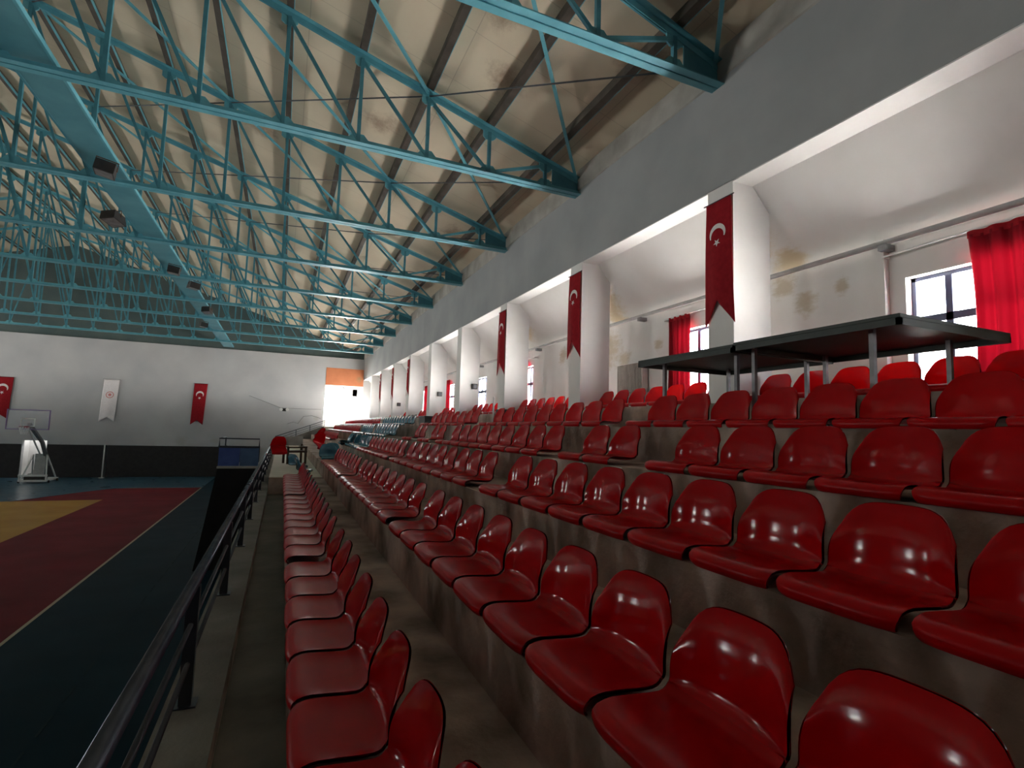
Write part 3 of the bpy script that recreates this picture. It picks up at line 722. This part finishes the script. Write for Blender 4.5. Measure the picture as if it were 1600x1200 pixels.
# ------------------------------------------------------------------ green tables standing over the aisle
for i,(y0,y1,lab) in enumerate(((2.26,3.75,'dark green table half beside the window curtain'),(3.755,5.22,'dark green table half reaching past the flagged pillar'))):
    zt=h(.905)-(0.012 if i else 0); t=thing('folding_table',lab,'table',(3.90,y0,STEP[5]),'green folding tables')
    z=zt-STEP[5]; W=1.42; L=y1-y0
    m=MB(); m.box(0,W,0,L,z-.03,z,.004); m.build('table_top',M['green'],t)
    m=MB()
    for (a,b,c,d) in ((0,W,0,.03),(0,W,L-.03,L),(0,.03,0,L),(W-.03,W,0,L)): m.box(a,b,c,d,z-.08,z-.03)
    m.build('apron',M['green'],t)
    for x in (.22,1.22):
        for y in ((.33,L-.05) if i==0 else (.16,L-.22)):
            m=MB(); m.box(x-.018,x+.018,y-.018,y+.018,0,z-.03); m.build('leg',M['steel'],t)
# thin pole and dark backrest in the gap of the fifth row
m=MB(); m.tube([(4.05,10.35,STEP[5]),(4.05,10.35,STEP[5]+.62)],.018,8); o=m.build('pole',M['white'],smooth=True); tag(o,'thin white pole standing in the gap of the fifth row','pole')
m=MB(); m.tube([(4.05,10.35,STEP[5]),(4.05,10.35,STEP[5]+.02)],.06,12); m.build('foot_plate',M['white'],o)
dk=thing('crate','dark crate standing past the blue seats of the fifth row','crate',(4.0,15.6,STEP[5]))
m=MB(); m.box(-.18,.18,-.35,.35,0,.26,.01); m.build('body',M['dark'],dk); m=MB(); m.box(-.2,.2,-.37,.37,.26,.29,.005); m.build('lid',M['rail'],dk)
dk=thing('box','dark box in the gap between seats of the fifth row','box',(4.2,10.15,STEP[5]))
m=MB(); m.box(-.12,.12,-.2,.14,0,.34,.01); m.build('body',M['dark'],dk); m=MB(); m.box(-.125,.125,-.205,.145,.34,.36,.004); m.build('lid',M['dark'],dk)

# ------------------------------------------------------------------ wreckage on the landing
b=thing('wooden_chair','dark wooden armchair frame holding loose red seats on the landing','chair',(.42,18.4,STEP[1]),rz=.25)
for x in (-.27,.27):
    for y in (-.24,.24):
        m=MB(); m.box(x-.03,x+.03,y-.03,y+.03,0,.62 if y>0 else .5); m.build('leg',M['wood'],b)
m=MB(); m.box(-.31,.31,-.28,.28,.36,.42,.01); m.build('seat_frame',M['wood'],b)
m=MB(); m.box(-.31,.31,-.28,-.23,.50,.55,.008); m.build('rail',M['wood'],b)
for x in (-.28,.28):
    m=MB(); m.box(x-.03,x+.03,-.28,.28,.52,.56,.008); m.build('arm',M['wood'],b)
m=MB(); m.box(-.3,.3,.22,.27,.56,.86,.01); m.build('backrest',M['cement'],b)
place_seat('red',1,0,'loose red seat leaning on the wooden chair on the landing','loose seats on the landing',loc=(-.02,17.75,STEP[1]+.30),rot=(0,-.75,1.9))
place_seat('red',1,0,'loose red seat tipped over the end of the wooden chair','loose seats on the landing',loc=(1.15,17.85,STEP[2]+.28),rot=(0,-1.0,2.6))
place_seat('red',1,0,'second loose red seat heaped beside the wooden chair','loose seats on the landing',loc=(1.12,16.55,STEP[2]+.18),rot=(.3,-.6,2.2))
for i,(x,y,z,rt) in enumerate([(.80,15.1,.0,(0,0,2.9)),(1.22,14.75,.34,(0,-.1,1.70)),(1.22,15.75,.34,(0,-.1,1.2)),(.62,16.25,.03,(.08,0,2.4))]):
    place_seat('blue',1,0,'loose blue seat heaped past the second red row, %s of the heap'%ordn(i+1),'loose seats on the landing',loc=(x,y,STEP[1]+z),rot=rt)
wt=thing('side_table','small white table beside the railing on the landing','table',(-.02,20.6,STEP[1]))
m=MB(); m.box(-.22,.30,-.2,.2,.50,.54,.006); m.build('table_top',M['white'],wt)
for x in (-.19,.27):
    for y in (-.17,.17):
        m=MB(); m.box(x-.018,x+.018,y-.018,y+.018,0,.5); m.build('leg',M['white'],wt)
wr=thing('pipe_rail','white pipe rail across the far end of the fifth row','railing',(3.45,37.6,STEP[5]))
m=MB(); m.tube([(0,0,0),(0,0,.45),(0,-4,.45)],.022,8); m.build('top_pipe',M['white'],wr,smooth=True)
m=MB(); m.tube([(0,-4,0),(0,-4,.45)],.022,8); m.build('post',M['white'],wr,smooth=True)

# ------------------------------------------------------------------ announcer box hanging over the court
bx=thing('announcer_box','black-skirted box with blue front boards jutting over the court','booth',(-.50,15.0,0))
W=.90; D=1.6
def slab(mb,x0,x1,y0,y1,z0,z1,b=0): mb.box(x0,x1,y0,y1,z0,z1,b)
m=MB(); m.add([(-W,0,h(-1.10)),(0,0,h(-1.10)),(0,D,h(-1.10)),(-W,D,h(-1.10)),(-W-.36,-.05,0.0),(0,-.05,0.0),(0,D,0.0),(-W-.36,D,0.0)],[(0,1,2,3),(0,4,5,1),(1,5,6,2),(2,6,7,3),(3,7,4,0),(4,7,6,5)]); m.build('skirt',M['tarp'],bx)
m=MB(); m.box(-W-.02,0,-.03,D,h(-1.13),h(-1.08)); m.build('ledge',M['cement'],bx)
m=MB(); m.box(-W,-W*.48,-.01,.03,h(-1.07),h(-.62)); m.build('front_board',M['bluepanel'],bx)
m=MB(); m.box(-W*.47,0,-.01,.03,h(-1.07),h(-.62)); m.build('front_board',M['bluepanel2'],bx)
m=MB(); m.box(-W,-W+.04,.03,D,h(-1.07),h(-.62)); m.build('side_board',M['tarp'],bx)
m=MB(); m.box(-W-.02,0.02,-.03,.05,h(-.62),h(-.57)); m.build('cap',M['rail'],bx)
m=MB(); m.tube([(-W,0,h(-.57)),(-W,0,h(-.39)),(0,0,h(-.39)),(0,0,h(-.57))],.016,8); m.build('guard_rail',M['rail'],bx,smooth=True)
m=MB(); m.tube([(-W,0,h(-.39)),(-W,D,h(-.39)),(-W,D,h(-.62))],.016,8); m.build('guard_rail',M['rail'],bx,smooth=True)

# ------------------------------------------------------------------ basketball hoop, net post, lamp
hp=thing('basketball_hoop','white wheeled basketball hoop stand with clear board before the stair door','basketball hoop',(-12.2,37.6,0))
m=MB()
for x in (-.55,.55): m.box(x-.04,x+.04,-.85,.95,.08,.18,.01)
for y in (-.8,.0,.9): m.box(-.55,.55,y-.04,y+.04,.08,.18,.01)
m.box(-.62,.62,-.86,-.76,.36,.46,.01); m.box(-.6,-.54,-.84,-.78,.1,.40); m.box(.54,.6,-.84,-.78,.1,.40); m.build('base',M['white'],hp)
m=MB(); m.box(-.42,.42,-.70,-.1,.10,.34,.02); m.build('counterweight',M['dark'],hp)
m=MB(); m.box(-.24,.22,-.06,.06,.18,1.55,.015); m.build('mast',M['pipe'],hp)
for s in (-1,1):
    m=MB(); m.bar((s*.55,-.7,.1),(s*.3,-.1,1.5),.06,.06,up=(1,0,0)); m.bar((s*.55,.75,.1),(s*.3,-.1,1.5),.06,.06,up=(1,0,0)); m.build('brace',M['white'],hp)
    for y in (-.6,.6):
        m=MB(); m.tube([(s*.62,y,.07),(s*.68,y,.07)],.07,14); m.build('wheel',M['dark'],hp)
m=MB(); m.bar((.28,.3,.9),(.12,-.4,2.2),.14,.16,up=(1,0,0)); m.bar((.12,-.4,2.2),(0,-1.95,3.2),.13,.15,up=(1,0,0)); m.build('arm',M['steel'],hp)
m=MB(); m.bar((0,.5,1.0),(0,-1.95,2.95),.05,.06,up=(1,0,0)); m.build('lower_arm',M['white'],hp)
bd=MB(); bd.box(-.88,.88,-2.105,-2.085,2.92,3.93); bdo=bd.build('backboard',M['boardglass'],hp)
m=MB()
for (a,b_,c,d) in ((-.9,.9,2.90,2.94),(-.9,.9,3.91,3.95),(-.9,-.86,2.94,3.91),(.86,.9,2.94,3.91)): m.box(a,b_,-2.12,-2.08,c,d)
m.build('board_frame',M['boardedge'],bdo)
m=MB()
for (a,b_,c,d) in ((-.295,.295,3.05,3.10),(-.295,.295,3.45,3.50),(-.295,-.245,3.10,3.45),(.245,.295,3.10,3.45)): m.box(a,b_,-2.113,-2.106,c,d)
m.build('target_square',M['white'],bdo)
m=MB(); m.tube([(.225*math.cos(2*math.pi*i/28),-2.48+.225*math.sin(2*math.pi*i/28),3.05) for i in range(29)],.012,8,False); m.box(-.08,.08,-2.27,-2.12,2.99,3.09); m.build('rim',M['rim'],hp,smooth=False)
m=MB()
for i in range(12):
    a=2*math.pi*i/12; c=a+.26
    m.tube([(.22*math.cos(a),-2.48+.22*math.sin(a),3.05),(.17*math.cos(c),-2.48+.17*math.sin(c),2.85),(.12*math.cos(a),-2.48+.12*math.sin(a),2.66)],.006,4)
    m.tube([(.22*math.cos(a),-2.48+.22*math.sin(a),3.05),(.17*math.cos(a-.26),-2.48+.17*math.sin(a-.26),2.85),(.12*math.cos(a),-2.48+.12*math.sin(a),2.66)],.006,4)
m.build('net',M['white'],hp)
np_=thing('net_post','slim white net post standing against the black wall padding','post',(-9.84,39.6,0))
m=MB(); m.tube([(0,0,.03),(0,0,1.98)],.035,12); m.build('tube',M['white'],np_,smooth=True)
m=MB(); m.tube([(0,0,0),(0,0,.04)],.16,16); m.build('base',M['white'],np_)
m=MB(); m.tube([(0,0,1.98),(0,0,2.02)],.04,12); m.build('cap',M['white'],np_)
wl=thing('wall_lamp','small twin-headed wall lamp on the end wall near the exit','lamp',(.06,YF,h(1.04)))
m=MB(); m.box(-.12,.12,-.12,-.001,-.12,.08,.01); m.build('housing',M['dark'],wl)
for x in (-.2,.2):
    m=MB(); m.tube([(x,-.1,.02),(x,-.22,0)],[.06,.11],12); m.build('lamp_head',M['white'],wl)
m=MB(); m.tube([(-2.2,YF-.015,h(1.9)),(-.2,YF-.015,h(1.16)),(.06,YF-.015,h(1.14)),(2.5,YF-.015,h(1.14))],.012,5); tag(m.build('cable',M['steel']),'thin cable running along the end wall to the twin lamp','cable')
m=MB(); m.tube([(.3,YF-.02,h(.05)),(.7,YF-.02,h(.20)),(1.0,YF-.02,h(.10)),(1.35,YF-.02,h(.62)),(1.9,YF-.02,h(.68)),(2.5,YF-.02,h(.50))],.016,5); tag(m.build('wall_crack',M['steel']),'dark wavy crack along the end wall above the stair rail','cable')  # crack in the end wall, modelled as a thin dark tube
el=thing('ceiling_lamp','small dark lamp under the lintel of the bright exit','lamp',(4.0,YF+1.0,EZ1))
m=MB(); m.tube([(0,0,-.03),(0,0,0)],.08,12); m.build('base',M['dark'],el); m=MB(); m.tube([(0,0,-.03),(.1,0,-.14)],.05,10); m.build('lamp_head',M['dark'],el)

# ------------------------------------------------------------------ daylight
w=bpy.data.worlds.new('World'); scn.world=w; w.use_nodes=True
nt=w.node_tree; bg=nt.nodes['Background']
# an even bright sky over sunlit pale ground
tc=nd(nt,'ShaderNodeTexCoord'); sx=nd(nt,'ShaderNodeSeparateXYZ'); nt.links.new(tc.outputs['Generated'],sx.inputs[0])
mr=nd(nt,'ShaderNodeMapRange'); mr.inputs['From Min'].default_value=-.06; mr.inputs['From Max'].default_value=.04; nt.links.new(sx.outputs['Z'],mr.inputs['Value'])
mc=nd(nt,'ShaderNodeMix',data_type='RGBA'); nt.links.new(mr.outputs['Result'],mc.inputs['Factor'])
GROUND,SKY=78.0,11.0
mc.inputs[6].default_value=(GROUND,GROUND*.955,GROUND*.89,1); mc.inputs[7].default_value=(SKY*.92,SKY*.97,SKY,1)
nt.links.new(mc.outputs[2],bg.inputs[0]); bg.inputs[1].default_value=1.0
def portal(name,loc,normal,sx,sy):
    l=bpy.data.lights.new(name,'AREA'); l.shape='RECTANGLE'; l.size=sx; l.size_y=sy; l.cycles.is_portal=True
    o=bpy.data.objects.new(name,l); COL.objects.link(o); o.location=loc
    o.rotation_euler=Vector(normal).to_track_quat('-Z','Y').to_euler(); return o
for a,b in WY:
    if b>YF-.5: break
    portal('window_daylight',(XA+.27,(a+b)/2,(WZ0+WZ1)/2),(-1,0,0),b-a,WZ1-WZ0)
for a,b in LW: portal('window_daylight',(XL-.32,(a+b)/2,(LZ0+LZ1)/2),(1,0,0),b-a,LZ1-LZ0)
for a,b in NX: portal('window_daylight',((a+b)/2,YN-.32,(NZ0+NZ1)/2),(0,1,0),b-a,NZ1-NZ0)
portal('exit_daylight',((EX0+EX1)/2-.12,YF+3.45,h(1.42)),(0,-1,0),2.2,1.95)
l=bpy.data.lights.new('stair_lamp','POINT'); l.energy=60; l.shadow_soft_size=.15; o=bpy.data.objects.new('stair_lamp',l); COL.objects.link(o); o.location=(-13.0,YF+1.0,h(-.2))

# ------------------------------------------------------------------ camera
cam=bpy.data.cameras.new('camera'); co=bpy.data.objects.new('camera',cam); COL.objects.link(co); scn.camera=co
cam.sensor_width=36; cam.lens=f_px/1600*36; cam.clip_start=.05; cam.clip_end=200
co.matrix_world=Matrix(((Rv.x,Uv.x,-Fv.x,0),(Rv.y,Uv.y,-Fv.y,0),(Rv.z,Uv.z,-Fv.z,H),(0,0,0,1)))
scn.view_settings.view_transform='Standard'; scn.view_settings.look='None'; scn.view_settings.gamma=1; scn.view_settings.exposure=.5; scn.view_settings.use_curve_mapping=False
scn.cycles.max_bounces=8; scn.cycles.diffuse_bounces=5; scn.cycles.glossy_bounces=4; scn.cycles.transparent_max_bounces=12
scn.cycles.caustics_reflective=False; scn.cycles.caustics_refractive=False
